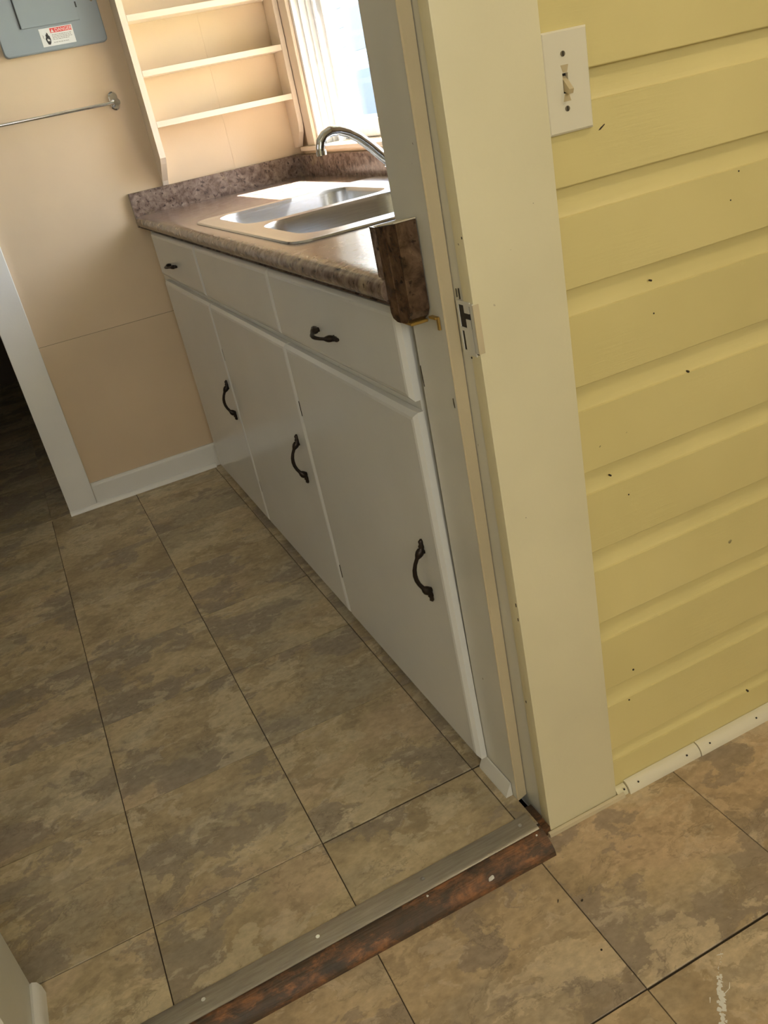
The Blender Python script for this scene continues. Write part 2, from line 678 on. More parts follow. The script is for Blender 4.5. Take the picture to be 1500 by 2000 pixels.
# strike plate let into the jamb
sp = thing('strike_plate', 'painted-over door strike plate with dark slots on the jamb edge', 'strike plate', (0.0, 0.02, 0.858))
bm = bmesh.new()
X0, X1 = -0.0016, 0.0003


def sbox(y0, y1, z0, z1):
    add_box(bm, X0, X1, y0, y1, z0, z1)


sbox(0.0005, 0.0075, 0.857, 0.922)
sbox(0.0075, 0.041, 0.852, 0.8575)
sbox(0.0375, 0.0415, 0.8575, 0.9235)
sbox(0.0075, 0.0375, 0.9185, 0.9235)
sbox(0.0095, 0.0305, 0.8575, 0.884)
sbox(0.0095, 0.0375, 0.884, 0.8885)
sbox(0.0105, 0.0215, 0.8885, 0.9005)
sbox(0.0105, 0.0235, 0.9085, 0.9185)
obj('plate', bm, M['jamb'], sp)
bm = bmesh.new()
add_box(bm, -0.0004, 0.0003, 0.002, 0.040, 0.855, 0.922)  # black backing stands in for the shade inside the plate openings
obj('mortise_shade', bm, M['black'], sp)
bm = bmesh.new()
add_box(bm, -0.0016, 0.0075, -0.0012, 0.0006, 0.857, 0.921, 0.0004)
obj('lip', bm, M['tan'], sp)
bm = bmesh.new()
add_box(bm, -0.0006, 0.0003, 0.0385, 0.0395, 0.927, 0.938)
obj('score_mark', bm, M['black'], sp)
bm = bmesh.new()
add_box(bm, -0.0006, 0.0003, 0.031, 0.033, 0.925, 0.939)
obj('score_mark', bm, M['black'], sp)
bm = bmesh.new()
add_cyl(bm, (-0.0007, 0.024, 0.848), (0.0004, 0.024, 0.848), 0.0014, 8)
obj('nail_hole', bm, M['black'], sp)
recentre(sp)

# nail holes and nicks seen in the paint
for nx, nz, nr in ((0.2851, 0.8764, 0.0014), (0.2864, 0.8297, 0.0013), (0.3438, 0.7256, 0.0018), (0.2037, 0.2437, 0.0019), (0.4529, 0.0708, 0.0020),
                   (0.2209, 0.5673, 0.0012), (0.1904, 0.1861, 0.0016), (0.4442, 0.9867, 0.0012), (0.4288, 0.9513, 0.0011), (0.1914, 0.6101, 0.0015)):
    bm = bmesh.new()
    add_cyl(bm, (nx, YS - 0.0006, nz), (nx, YS + 0.004, nz), nr, 7)
    obj('nail_hole', bm, M['dirt_and_shade'], wall_f)
bm = bmesh.new()
add_prism(bm, [(0.2165, 1.0835), (0.2195, 1.0838), (0.2265, 1.0885), (0.2262, 1.0895), (0.2195, 1.0862)], 'y', YS - 0.0007, YS + 0.001)
obj('paint_nick', bm, M['dirt_and_shade'], wall_f)
for ny, nz, hh in ((0.003, 0.4679, 0.006), (0.003, 0.4419, 0.005), (0.017, 0.2758, 0.004), (0.0022, 1.0037, 0.003)):
    bm = bmesh.new()
    add_box(bm, -0.0005, 0.0006, ny, ny + 0.0018, nz - hh / 2, nz + hh / 2)
    obj('paint_nick', bm, M['dirt_and_shade'], casing)
for ny, nz, hh in ((0.146, 0.803, 0.016), (0.0575, 0.7824, 0.007)):
    bm = bmesh.new()
    add_prism(bm, [(ny, nz - hh), (ny + 0.0016, nz - hh * 0.2), (ny + 0.0012, nz + hh)], 'x', -0.0206, -0.0190)
    obj('paint_nick', bm, M['dirt_and_shade'], jb)

# shoe moulding along the siding
shoe = thing('shoe_moulding', 'thin white quarter-round strip with nail holes along the yellow wall', 'moulding', (0.6, -0.004, 0))


def quarter(bm, x0, x1, r, y=0.0098, z=0.0, tilt=0.0):
    pts = [(y, z), (y, z + r)]
    for k in range(1, 7):
        a = math.pi / 2 - k / 6 * math.pi / 2
        pts.append((y - r * 0.95 * math.cos(a), z + r * math.sin(a)))
    add_prism(bm, pts, 'x', x0, x1)


for x0, x1, r in ((0.163, 0.3215, 0.0195), (0.3235, 0.6, 0.0205), (0.602, 2.18, 0.02)):
    bm = bmesh.new()
    quarter(bm, x0, x1, r)
    obj('strip', bm, M['plate'], shoe, 35)
bm = bmesh.new()
quarter(bm, 0.1405, 0.1615, 0.015)
obj('broken_end', bm, M['cream'], shoe, 35)
for x in (0.1845, 0.2936, 0.3469, 0.458, 0.1535):
    bm = bmesh.new()
    add_cyl(bm, (x, -0.0052, 0.0135), (x, -0.0030, 0.0155), 0.0016, 8)
    obj('nail_hole', bm, M['black'], shoe)
recentre(shoe)
bm = bmesh.new()
add_prism(bm, [(-0.0002, 0.0), (-0.0002, 0.0065), (-0.003, 0.008), (-0.0075, 0.006), (-0.009, 0.0)], 'x', -0.006, 0.152)
o = obj('floor_strip', bm, M['tan'])
tag(o, 'narrow cream strip at the foot of the door casing', 'moulding')
bm = bmesh.new()
add_box(bm, 0.001, WC - 0.001, 0.0005, 0.024, 0.0, 0.004)  # solid dark strip standing in for shade beneath the casing
struct(obj('trim_5', bm, M['dirt_and_shade']), 'dark strip painting the shaded gap under the casing foot')

# ------------------------------------------------------------------ structure: other walls
# kitchen far wall
YF = 2.15
wall_far = bpy.data.objects.new('wall_far', None)
COL.objects.link(wall_far)
struct(wall_far, 'peach painted far kitchen wall with a horizontal panel seam')
box('wall_panel', M['peach'], -0.50, 0.5745, YF - 0.0008, YF + 0.1, 0.0, 0.6255, 0.0, wall_far)
box('wall_panel', M['peach2'], -0.50, 0.32, YF, YF + 0.1, 0.6265, CZ, 0.0, wall_far)
box('wall_panel', M['peach2'], 0.3203, 0.5745, YF - 0.0003, YF + 0.1, 0.6265, CZ, 0.0, wall_far)
box('seam', M['dirt_and_shade'], -0.50, 0.5745, YF + 0.001, YF + 0.09, 0.6252, 0.6268, 0.0, wall_far)
struct(box('wall_far_side', M['peach'], -2.6, -1.40, YF, YF + 0.1, 0, CZ))
struct(box('wall_far_head', M['peach'], -1.40, -0.50, YF, YF + 0.1, 2.03, CZ))
bm = bmesh.new()
add_box(bm, -0.588, -0.49, 2.131, YF + 0.1, H, 2.03, 0.002, 1)
struct(obj('trim_6', bm, M['white']), 'white casing of the dark far doorway')
bm = bmesh.new()
add_box(bm, -1.5, -1.40, 2.131, YF + 0.1, H, 2.03, 0.002, 1)
struct(obj('trim_7', bm, M['white']))
# dark room behind it
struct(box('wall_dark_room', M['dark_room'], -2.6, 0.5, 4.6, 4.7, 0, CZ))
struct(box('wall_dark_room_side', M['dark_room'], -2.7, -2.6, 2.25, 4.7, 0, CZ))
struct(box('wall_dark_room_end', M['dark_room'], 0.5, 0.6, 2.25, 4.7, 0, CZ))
# baseboard on the far wall
bm = bmesh.new()
add_prism(bm, [(YF - 0.001, H), (YF - 0.001, 0.122), (YF - 0.008, 0.122), (YF - 0.0125, 0.117), (YF - 0.0135, 0.112), (YF - 0.0135, H)],
          'x', -0.489, -0.0215)
bb = struct(obj('baseboard_far', bm, M['white']), 'white baseboard along the peach far wall')
bm = bmesh.new()
pts = [(YF - 0.0135, H), (YF - 0.0135, H + 0.016)]
for k in range(1, 6):
    a = math.pi / 2 - k / 5 * math.pi / 2
    pts.append((YF - 0.0135 - 0.014 * math.cos(a), H + 0.016 * math.sin(a)))
add_prism(bm, pts, 'x', -0.589, -0.04)
obj('shoe_strip', bm, M['white'], bb, 40)

# window wall of the kitchen with opening
XW = 0.5755
WY0, WY1, WZ0, WZ1 = 0.92, 1.99, 1.046, 2.02
bm = bmesh.new()
add_box(bm, XW, XW + 0.13, WY1, YF + 0.1, 0, CZ)
add_box(bm, XW, XW + 0.13, 0.135, WY0, 0, CZ)
add_box(bm, XW, XW + 0.13, WY0, WY1, 0, WZ0 - 0.01)
add_box(bm, XW, XW + 0.13, WY0, WY1, WZ1, CZ)
struct(obj('wall_right', bm, M['peach2']))
struct(box('wall_left', M['peach2'], -2.72, -2.6, 0.0, 2.25, 0, CZ))
struct(box('wall_porch_left', M['cream'], -1.8, -1.7, -3.3, 0.03, 0, CZ))
struct(box('wall_porch_right', M['cream'], 2.2, 2.3, -3.3, 0.135, 0, CZ))
struct(box('wall_porch_back', M['cream'], -1.8, 2.3, -3.3, -3.2, 0, CZ))
struct(box('wall_front_left', M['cream'], -2.6, -0.872, 0.03, 0.135, 0, CZ))
struct(box('wall_front_head', M['cream'], -0.872, 0.0205, 0.03, 0.135, 2.06, CZ))
struct(box('ceiling', M['ceiling'], -2.75, 0.72, 0.135, 2.25, CZ, CZ + 0.1))
struct(box('ceiling_porch', M['ceiling'], -1.8, 2.35, -3.35, 0.134, CZ, CZ + 0.1))
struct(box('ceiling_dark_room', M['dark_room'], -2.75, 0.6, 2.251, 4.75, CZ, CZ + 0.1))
# left side of the doorway
struct(box('trim_8', M['jamb'], -0.874, -0.8505, 0.0, 0.165, 0, 2.06), 'left door jamb at the lower left corner')
bm = bmesh.new()
add_prism(bm, [(-0.852, 0.168), (-0.952, 0.415), (-0.99, 0.40), (-0.89, 0.153)], 'z', H, 2.05)
struct(obj('wall_return', bm, M['jamb']), 'white painted wall end at the lower left corner')
bm = bmesh.new()
pts = [(-0.8503, H), (-0.8503, 0.064), (-0.846, 0.066), (-0.840, 0.062), (-0.836, 0.052), (-0.835, H)]
add_prism(bm, pts, 'y', -0.02, 0.160)
o = obj('corner_moulding', bm, M['white'], None, 35)
tag(o, 'white rounded floor strip end at the lower left corner', 'moulding')

# ------------------------------------------------------------------ threshold
bm = bmesh.new()
prof = [(-0.0005, 0.0), (-0.0005, 0.0305), (-0.012, 0.0300), (-0.034, 0.0195), (-0.0405, 0.013), (-0.0435, 0.006), (-0.0440, 0.0)]
add_prism(bm, prof, 'x', -0.8503, -0.0195)
wood = obj('threshold', bm, M['wood'], None, 40)
tag(wood, 'worn brown wooden threshold with chipped finish in front of the metal strip', 'threshold')
wood.rotation_euler.z = 0.002
strip = thing('transition_strip', 'grey metal floor strip screwed down along the doorway threshold', 'floor strip', (-0.44, 0.006, H))
bm = bmesh.new()
L0, L1 = -0.41, 0.4145
prof = [(-0.0215, -0.0005), (-0.0215, 0.0008), (-0.0185, 0.0024), (-0.014, 0.0030), (0.016, 0.0030), (0.0185, 0.0022), (0.0195, 0.0006), (0.0195, 0.0002)]
add_prism(bm, prof, 'x', L0, L1)
obj('metal_strip', bm, M['alu'], strip, 40)
for sx in (-0.6137, -0.426, -0.2379, -0.0486):
    bm = bmesh.new()
    x = sx + 0.44
    add_cyl(bm, (x, 0.0015, 0.0025), (x, 0.0015, 0.0036), 0.0034, 14)
    add_box(bm, x - 0.0022, x + 0.0022, 0.0011, 0.0019, 0.0030, 0.0038)
    obj('screw', bm, M['chrome'], strip)
strip.rotation_euler.z = 0.016

# small bits lying about
def chip(name, label, x, y, z, sx, sy, rot, mat, hgt=0.0022):
    bm = bmesh.new()
    n = 7
    top, bot = [], []
    for k in range(n):
        a = 2 * math.pi * k / n
        r = random.uniform(0.7, 1.1)
        top.append(bm.verts.new((math.cos(a) * sx * r * 0.85, math.sin(a) * sy * r * 0.85, hgt)))
        bot.append(bm.verts.new((math.cos(a) * sx * r, math.sin(a) * sy * r, 0)))
    for k in range(n):
        j = (k + 1) % n
        bm.faces.new((bot[k], bot[j], top[j], top[k]))
    bm.faces.new(top)
    bm.faces.new(bot[::-1])
    o = obj(name, bm, mat)
    o.location = (x, y, z)
    o.rotation_euler.z = rot
    tag(o, label, 'paint chip')
    return o


chip('paint_chip', 'white paint chip lying on the front edge of the wooden threshold', -0.139, -0.0365, 0.0165, 0.0085, 0.0035, 0.2, M['chip'], 0.004)
chip('paint_chip', 'tiny white flake on the wooden threshold beside the metal strip', -0.245, -0.016, 0.0279, 0.0022, 0.0022, 0.4, M['chip'], 0.002)
chip('paint_chip', 'tiny white flake at the right end of the wooden threshold', -0.035, -0.014, 0.0288, 0.0018, 0.0018, 0.4, M['chip'], 0.002)
chip('dirt_crumb', 'larger dark crumb on the tile below the casing corner', -0.037, -0.138, 0.0, 0.003, 0.0022, 0.3, M['dirt_and_shade'], 0.0015)['category'] = 'crumb'
chip('dirt_crumb', 'dark crumb on the tile joint line in front of the threshold', -0.068, -0.118, 0.0, 0.0035, 0.0013, 0.9, M['dirt_and_shade'], 0.0012)['category'] = 'crumb'
chip('dirt_crumb', 'small dark crumb in the middle of the porch tile', -0.0635, -0.222, 0.0, 0.002, 0.0018, 0.9, M['dirt_and_shade'], 0.0012)['category'] = 'crumb'

# white paint splatter on the porch tile at the lower right
bm = bmesh.new()
rs = random.Random(4)
path = [(0.079, -0.312), (0.070, -0.3205), (0.063, -0.3265), (0.052, -0.3335), (0.0465, -0.343), (0.036, -0.353), (0.030, -0.3615), (0.0215, -0.370), (0.014, -0.3815),
        (0.005, -0.392), (-0.004, -0.401)]
wd = [0.0010, 0.0011, 0.0014, 0.0012, 0.0034, 0.0042, 0.0046, 0.0060, 0.0045, 0.0042, 0.0046]
for i in range(len(path) - 1):
    (ax, ay), (bx, by) = path[i], path[i + 1]
    n = 5 if i < 4 else 14
    for k in range(n):
        t_ = (k + rs.random()) / n
        w_ = wd[i] * (1 - t_) + wd[i + 1] * t_
        cx = ax + (bx - ax) * t_ + rs.uniform(-1, 1) * w_ * 0.8
        cy = ay + (by - ay) * t_ + rs.uniform(-1, 1) * w_ * 0.8
        r = w_ * rs.uniform(0.35, 0.75)
        m_ = 6
        vv = [bm.verts.new((cx + math.cos(6.283 * q / m_) * r * rs.uniform(0.4, 1.3), cy + math.sin(6.283 * q / m_) * r * rs.uniform(0.4, 1.3),
                            0.0004 + rs.uniform(0, 0.0003))) for q in range(m_)]
        bm.faces.new(vv)
for (ax, ay, bx, by) in ((0.025, -0.366, 0.045, -0.362), (0.045, -0.362, 0.052, -0.3555), (0.0145, -0.358, 0.009, -0.364), (0.075, -0.319, 0.066, -0.316)):
    dx, dy = bx - ax, by - ay
    l_ = math.hypot(dx, dy)
    nx, ny = -dy / l_ * 0.0008, dx / l_ * 0.0008
    bm.faces.new([bm.verts.new(p) for p in ((ax + nx, ay + ny, 0.0005), (bx + nx * .4, by + ny * .4, 0.0005), (bx - nx * .4, by - ny * .4, 0.0005), (ax - nx, ay - ny, 0.0005))])
ps = obj('paint_splatter', bm, M['chip'])
tag(ps, 'streak of white paint splatter on the porch tile at the lower right', 'paint splatter')
sm = ps.modifiers.new('thickness', 'SOLIDIFY')
sm.thickness = 0.0003
sm.offset = 1

# ------------------------------------------------------------------ base cabinet
XD = -0.0385
XF = -0.0200
cab = thing('base_cabinet', 'white painted kitchen base cabinet run with three doors and dark bronze pulls', 'cabinet', (0.25, 1.1, H))
bm = bmesh.new()
CY0, CY1 = 0.1445, 2.1485
ZT = 0.9155
# face frame: outer stiles, rails
add_box(bm, XF, 0.0, CY0 + 0.026, 0.185, H, ZT)
add_box(bm, XF, 0.0, 2.045, CY1, H, ZT)
add_box(bm, XF + 0.015, 0.0, 0.185, 2.045, 0.875, ZT)
add_box(bm, XF, 0.0, 0.185, 2.045, 0.72, 0.79)
add_box(bm, XF, 0.0, 0.185, 2.045, H, 0.10)
add_box(bm, XF, 0.0, 0.755, 0.805, 0.10, 0.72)
add_box(bm, XF, 0.0, 1.41, 1.46, 0.10, 0.72)
add_box(bm, XF, 0.0, 0.755, 0.805, 0.79, 0.875)
add_box(bm, XF, 0.0, 1.41, 1.46, 0.79, 0.875)
obj('face_frame', bm, M['frame'], cab)
bm = bmesh.new()
add_box(bm, 0.002, 0.57, CY0 + 0.026, 0.185, H, 0.90)
add_box(bm, 0.002, 0.57, 2.12, CY1, H, 0.90)
add_box(bm, 0.55, 0.572, 0.187, 2.118, H, 0.90)
add_box(bm, 0.002, 0.548, 0.187, 2.118, H, 0.06)
obj('carcass', bm, M['frame'], cab)


def front_panel(name, y0, y1, z0, z1, bev=0.009, x=XD):
    """slab front with bevelled outer edge"""
    bm = bmesh.new()
    th = XF - 0.0008 - x
    a = [bm.verts.new((XF - 0.0008, y, z)) for y, z in ((y0, z0), (y1, z0), (y1, z1), (y0, z1))]
    b = [bm.verts.new((x + 0.007, y, z)) for y, z in ((y0, z0), (y1, z0), (y1, z1), (y0, z1))]
    c = [bm.verts.new((x + 0.0012, y, z)) for y, z in ((y0 + bev * .8, z0 + bev * .8), (y1 - bev * .8, z0 + bev * .8), (y1 - bev * .8, z1 - bev * .8), (y0 + bev * .8, z1 - bev * .8))]
    d = [bm.verts.new((x, y, z)) for y, z in ((y0 + bev * 1.35, z0 + bev * 1.35), (y1 - bev * 1.35, z0 + bev * 1.35), (y1 - bev * 1.35, z1 - bev * 1.35), (y0 + bev * 1.35, z1 - bev * 1.35))]
    for p, q in ((a, b), (b, c), (c, d)):
        for i in range(4):
            j = (i + 1) % 4
            bm.faces.new((p[i], p[j], q[j], q[i]))
    bm.faces.new(d)
    bm.faces.new(a[::-1])
    return obj(name, bm, M['cabinet'], cab)


pull_me = None


def pull(parent, y, z, vertical):
    """antique bronze bow pull, finials at both ends"""
    global pull_me
    if pull_me is None:
        bm = bmesh.new()
        path, rad = [], []
        prof = [(-0.062, 0.0018, 0.0016), (-0.058, 0.003, 0.0042), (-0.053, 0.003, 0.0036), (-0.049, 0.0032, 0.0055), (-0.045, 0.0035, 0.0040),
                (-0.042, 0.0055, 0.0062), (-0.037, 0.009, 0.0072), (-0.033, 0.0125, 0.0058), (-0.029, 0.0155, 0.0034),
                (-0.020, 0.0205, 0.0033), (-0.010, 0.0238, 0.0036), (0.0, 0.0248, 0.0038)]
        prof = prof + [(-s, h, r) for s, h, r in prof[-2::-1]]
        for s, h, r in prof:
            path.append((-h, 0, s))
            rad.append((r * 1.15, r * 0.9))
        add_tube(bm, path, rad, 8)
        for s in (-0.038, 0.038):
            add_tube(bm, [(0, 0, s), (-0.008, 0, s)], 0.0045, 8)
        bmesh.ops.recalc_face_normals(bm, faces=bm.faces[:])
        pull_me = bpy.data.meshes.new('handle')
        bm.to_mesh(pull_me)
        bm.free()
        pull_me.materials.append(M['bronze'])
        for p in pull_me.polygons:
            p.use_smooth = True
    o = bpy.data.objects.new('handle', pull_me)
    COL.objects.link(o)
    o.parent = parent
    o.location = (XD, y, z)
    if not vertical:
        o.rotation_euler.x = math.pi / 2 + (random.uniform(-0.05, 0.05))
    o['label'] = 'dark bronze bow pull with leaf finials'
    return o


def hinge(parent, y, z):
    bm = bmesh.new()
    add_cyl(bm, (XD + 0.0045, y, z - 0.017), (XD + 0.0045, y, z + 0.017), 0.0026, 8)
    return obj('hinge', bm, M['bronze'], parent)


for y0, y1, hy, hz in ((1.4395, 2.058, 1.484, 0.4545), (0.7835, 1.4365, 0.856, 0.4585), (0.163, 0.7805, 0.2265, 0.4435)):
    d = front_panel('door', y0, y1, 0.062, 0.745)
    pull(d, hy, hz, True)
    for hzz in (0.60, 0.185):
        hinge(d, y1 + 0.0015, hzz)
for y0, y1, hy in ((1.4405, 2.058, 1.80), (0.163, 0.7795, 0.482)):
    d = front_panel('drawer', y0, y1, 0.763, 0.903)
    pull(d, hy, 0.818, False)
front_panel('false_front', 0.784, 1.4365, 0.763, 0.903, x=XD + 0.001)
recentre(cab)

# ------------------------------------------------------------------ countertop
ZC = 0.953
XB = 0.5515
ctop = thing('countertop', 'brown granite-look laminate countertop with rounded front edge and low backsplash', 'countertop', (0.25, 1.15, 0.917))
bm = bmesh.new()
nose = [(0.012, 0.917), (-0.052, 0.917)]
for k in range(0, 9):
    a = math.radians(-75 + k * 165 / 8)
    nose.append((-0.0425 - 0.0175 * math.cos(a), 0.9352 + 0.0175 * math.sin(a)))
nose += [(-0.030, ZC + 0.0005), (-0.018, ZC), (0.012, ZC)]
CE0, CE1 = 0.1445, 2.132
add_prism(bm, nose, 'y', CE0, CE1)
HX0, HX1, HY0, HY1 = 0.012, 0.508, 0.66, 1.44
add_box(bm, HX0, XB, CE0, HY0, 0.917, ZC)
add_box(bm, HX0, XB, HY1, CE1, 0.917, ZC)
add_box(bm, HX1, XB, HY0, HY1, 0.917, ZC)
obj('worktop', bm, M['laminate'], ctop, 30)
bm = bmesh.new()
add_prism(bm, [(CE1, 0.9175), (2.1495, 0.9175), (2.1495, 1.0255), (2.134, 1.0255), (CE1, 1.0235)], 'x', -0.0565, XB)
obj('backsplash', bm, M['laminate'], ctop)
bm = bmesh.new()
add_prism(bm, [(XB, 0.9175), (XW - 0.001, 0.9175), (XW - 0.001, 1.0215), (XB + 0.002, 1.0215), (XB, 1.0195)], 'y', 0.16, 2.1495)
obj('backsplash', bm, M['laminate'], ctop)
bm = bmesh.new()
add_box(bm, -0.0515, XB, CE0 - 0.0005, 0.162, ZC + 0.0003, 1.021)
obj('side_splash', bm, M['laminate'], ctop)
recentre(ctop)
esp = thing('end_splash', 'short dark laminate end piece glued upright to the jamb at the counter end', 'end splash', (-0.035, 0.11, 0.893))
# end splash against the jamb
bm = bmesh.new()
pts = [(0.1425, 1.0215), (0.1425, 0.906), (0.138, 0.899), (0.127, 0.8955), (0.115, 0.8955), (0.115, 1.0235)]
add_prism(bm, pts, 'x', -0.0515, -0.0215)
obj('splash_piece', bm, M['laminate_dark'], esp)
bm = bmesh.new()
pts = [(0.1145, 1.0235), (0.1145, 0.8955), (0.100, 0.8965), (0.088, 0.903), (0.081, 0.913), (0.078, 1.0285)]
add_prism(bm, pts, 'x', -0.0502, -0.0215)
obj('splash_piece', bm, M['laminate_dark'], esp)
bm = bmesh.new()
add_prism(bm, [(0.143, 1.0218), (0.077, 1.0290), (0.077, 1.0306), (0.143, 1.0234)], 'x', -0.053, -0.0215)
obj('raw_edge', bm, M['chipboard'], esp)
bm = bmesh.new()
add_box(bm, -0.0265, -0.0206, 0.060, 0.078, 0.9005, 0.9035)
add_box(bm, -0.0235, -0.0206, 0.058, 0.0625, 0.886, 0.9035)
add_box(bm, -0.047, -0.0207, 0.092, 0.128, 0.8925, 0.8965, 0.001)
obj('glue_drip', bm, M['glue'], esp)
recentre(esp)

# ------------------------------------------------------------------ sink
sink = thing('kitchen_sink', 'stainless steel double-bowl drop-in sink set in the countertop', 'sink', (0.26, 1.05, 0.957))
SX0, SX1, SY0, SY1 = -0.012, 0.535, 0.632, 1.468
bowls = [(0.036, 0.405, 0.688, 1.034), (0.036, 0.405, 1.072, 1.425)]
bm = bmesh.new()


def loop(bm, pts, z):
    vs = [bm.verts.new((x, y, z)) for x, y in pts]
    es = [bm.edges.new((vs[i], vs[(i + 1) % len(vs)])) for i in range(len(vs))]
    return vs, es


def skin(bm, a, b):
    n = len(a)
    for i in range(n):
        j = (i + 1) % n
        bm.faces.new((a[i], a[j], b[j], b[i]))


o0, _ = loop(bm, rrect(SX0, SX1, SY0, SY1, 0.045), ZC + 0.0004)
o1, _ = loop(bm, rrect(SX0 + 0.002, SX1 - 0.002, SY0 + 0.002, SY1 - 0.002, 0.043), ZC + 0.0040)
o2, _ = loop(bm, rrect(SX0 + 0.008, SX1 - 0.008, SY0 + 0.008, SY1 - 0.008, 0.037), ZC + 0.0052)
o3, e3 = loop(bm, rrect(SX0 + 0.014, SX1 - 0.014, SY0 + 0.014, SY1 - 0.014, 0.031), ZC + 0.0048)
skin(bm, o0, o1)
skin(bm, o1, o2)
skin(bm, o2, o3)
es = list(e3)
for bx in bowls:
    _, e = loop(bm, rrect(bx[0], bx[1], bx[2], bx[3], 0.07, 7), ZC + 0.0048)
    es += e
bmesh.ops.triangle_fill(bm, use_beauty=True, edges=es)
obj('rim', bm, M['steel'], sink, 30)
for bx in bowls:
    bm = bmesh.new()
    prev = None
    for ins, z, r in ((0, ZC + 0.0048, 0.07), (0.002, ZC + 0.001, 0.069), (0.004, ZC - 0.006, 0.068), (0.012, ZC - 0.09, 0.064), (0.018, ZC - 0.135, 0.06),
                      (0.026, ZC - 0.155, 0.056), (0.042, ZC - 0.165, 0.045), (0.13, ZC - 0.169, 0.035)):
        lp, _ = loop(bm, rrect(bx[0] + ins, bx[1] - ins, bx[2] + ins, bx[3] - ins, r, 7), z)
        if prev:
            skin(bm, prev, lp)
        prev = lp
    bm.faces.new(prev)
    bw = obj('bowl', bm, M['steel'], sink, 50)
    bm = bmesh.new()
    cx, cy = (bx[0] + bx[1]) / 2, (bx[2] + bx[3]) / 2
    add_cyl(bm, (cx, cy, ZC - 0.1685), (cx, cy, ZC - 0.1655), 0.042, 24)
    add_cyl(bm, (cx, cy, ZC - 0.1655), (cx, cy, ZC - 0.160), 0.012, 12)
    obj('drain', bm, M['chrome'], bw)
recentre(sink)

# faucet on the back deck
fau = thing('faucet', 'chrome faucet with an arched spout at the back of the sink', 'faucet', (0.47, 1.08, ZC + 0.004))
bm = bmesh.new()
ctl = [(0.2425, 1.0745), (0.2425, 1.082), (0.2465, 1.095), (0.258, 1.1065), (0.275, 1.112), (0.295, 1.111), (0.318, 1.102), (0.342, 1.086), (0.366, 1.064),
       (0.392, 1.036), (0.42, 1.010), (0.446, 0.993), (0.468, 0.986)]
add_tube(bm, [(x, 1.08, z) for x, z in ctl], [0.0108, 0.011, 0.0112, 0.0114, 0.0116, 0.0118, 0.012, 0.0122, 0.0125, 0.0128, 0.013, 0.0133, 0.0135], 14)
obj('spout', bm, M['chrome'], fau, 50)
bm = bmesh.new()
add_cyl(bm, (0.2425, 1.08, 1.066), (0.2425, 1.08, 1.0765), 0.0122, 14)
obj('aerator', bm, M['chrome'], fau, 40)
bm = bmesh.new()
add_tube(bm, [(0.47, 1.08, ZC + 0.0055), (0.47, 1.08, 0.972), (0.47, 1.08, 0.992), (0.47, 1.08, 1.004), (0.47, 1.08, 1.010)], [0.026, 0.024, 0.022, 0.019, 0.010], 18)
pb = rrect(0.442, 0.498, 0.97, 1.19, 0.027)
v0 = [bm.verts.new((x, y, ZC + 0.0054)) for x, y in pb]
v1 = [bm.verts.new((x, y, ZC + 0.012)) for x, y in pb]
skin(bm, v0, v1)
bm.faces.new(v1)
obj('body', bm, M['chrome'], fau, 40)
for yy in (0.99, 1.17):
    bm = bmesh.new()
    add_tube(bm, [(0.47, yy, ZC + 0.012), (0.47, yy, 0.985), (0.47, yy, 1.0)], [0.017, 0.015, 0.012], 14)
    add_tube(bm, [(0.47, yy, 1.0), (0.435, yy, 1.008)], [0.008, 0.006], 8)
    obj('handle', bm, M['chrome'], fau, 40)
recentre(fau)

# ------------------------------------------------------------------ window
win = bpy.data.objects.new('window_1', None)
COL.objects.link(win)
struct(win, 'white kitchen window over the sink')


def part(name, mat, x0, x1, y0, y1, z0, z1, bev=0.0):
    return box(name, mat, x0, x1, y0, y1, z0, z1, bev, win)


part('casing', M['shelf'], 0.563, XW, 1.992, 2.058, 1.047, WZ1 + 0.07, 0.0015)
part('casing', M['shelf'], 0.563, XW, WY0 - 0.066, WY0 - 0.002, 1.047, WZ1 + 0.07, 0.0015)
part('casing', M['shelf'], 0.563, XW, WY0, WY1, WZ1, WZ1 + 0.07, 0.0015)
part('sill', M['shelf'], 0.548, 0.70, WY0 - 0.1, 2.1, 1.0335, 1.0465, 0.0015)
part('apron', M['peach'], 0.5635, XW, WY0 - 0.08, 2.1, 1.022, 1.0325)
# jamb liner with tracks
part('jamb_liner', M['sash'], XW, 0.72, 1.975, 1.9895, 1.047, WZ1)
part('jamb_liner', M['sash'], XW, 0.72, WY0 + 0.0005, WY0 + 0.015, 1.047, WZ1)
part('head_liner', M['sash'], XW, 0.72, WY0 + 0.016, 1.974, WZ1 - 0.015, WZ1 - 0.0005)
for xx in (0.597, 0.622, 0.640):
    part('track', M['sash'], xx, xx + 0.005, 1.966, 1.9745, 1.047, WZ1 - 0.016)
for (xa, za, zb) in ((0.652, 1.048, 1.53), (0.690, 1.50, WZ1 - 0.02)):
    sa = part('sash_stile', M['sash'], xa, xa + 0.03, 1.922, 1.965, za, zb, 0.002)
    part('sash_stile', M['sash'], xa, xa + 0.03, WY0 + 0.018, WY0 + 0.06, za, zb, 0.002)
    part('sash_rail', M['sash'], xa, xa + 0.03, WY0 + 0.061, 1.921, za, za + 0.05, 0.002)
    part('sash_rail', M['sash'], xa, xa + 0.03, WY0 + 0.061, 1.921, zb - 0.04, zb, 0.002)
    part('pane', M['glass'], xa + 0.013, xa + 0.017, WY0 + 0.061, 1.921, za + 0.051, zb - 0.041)

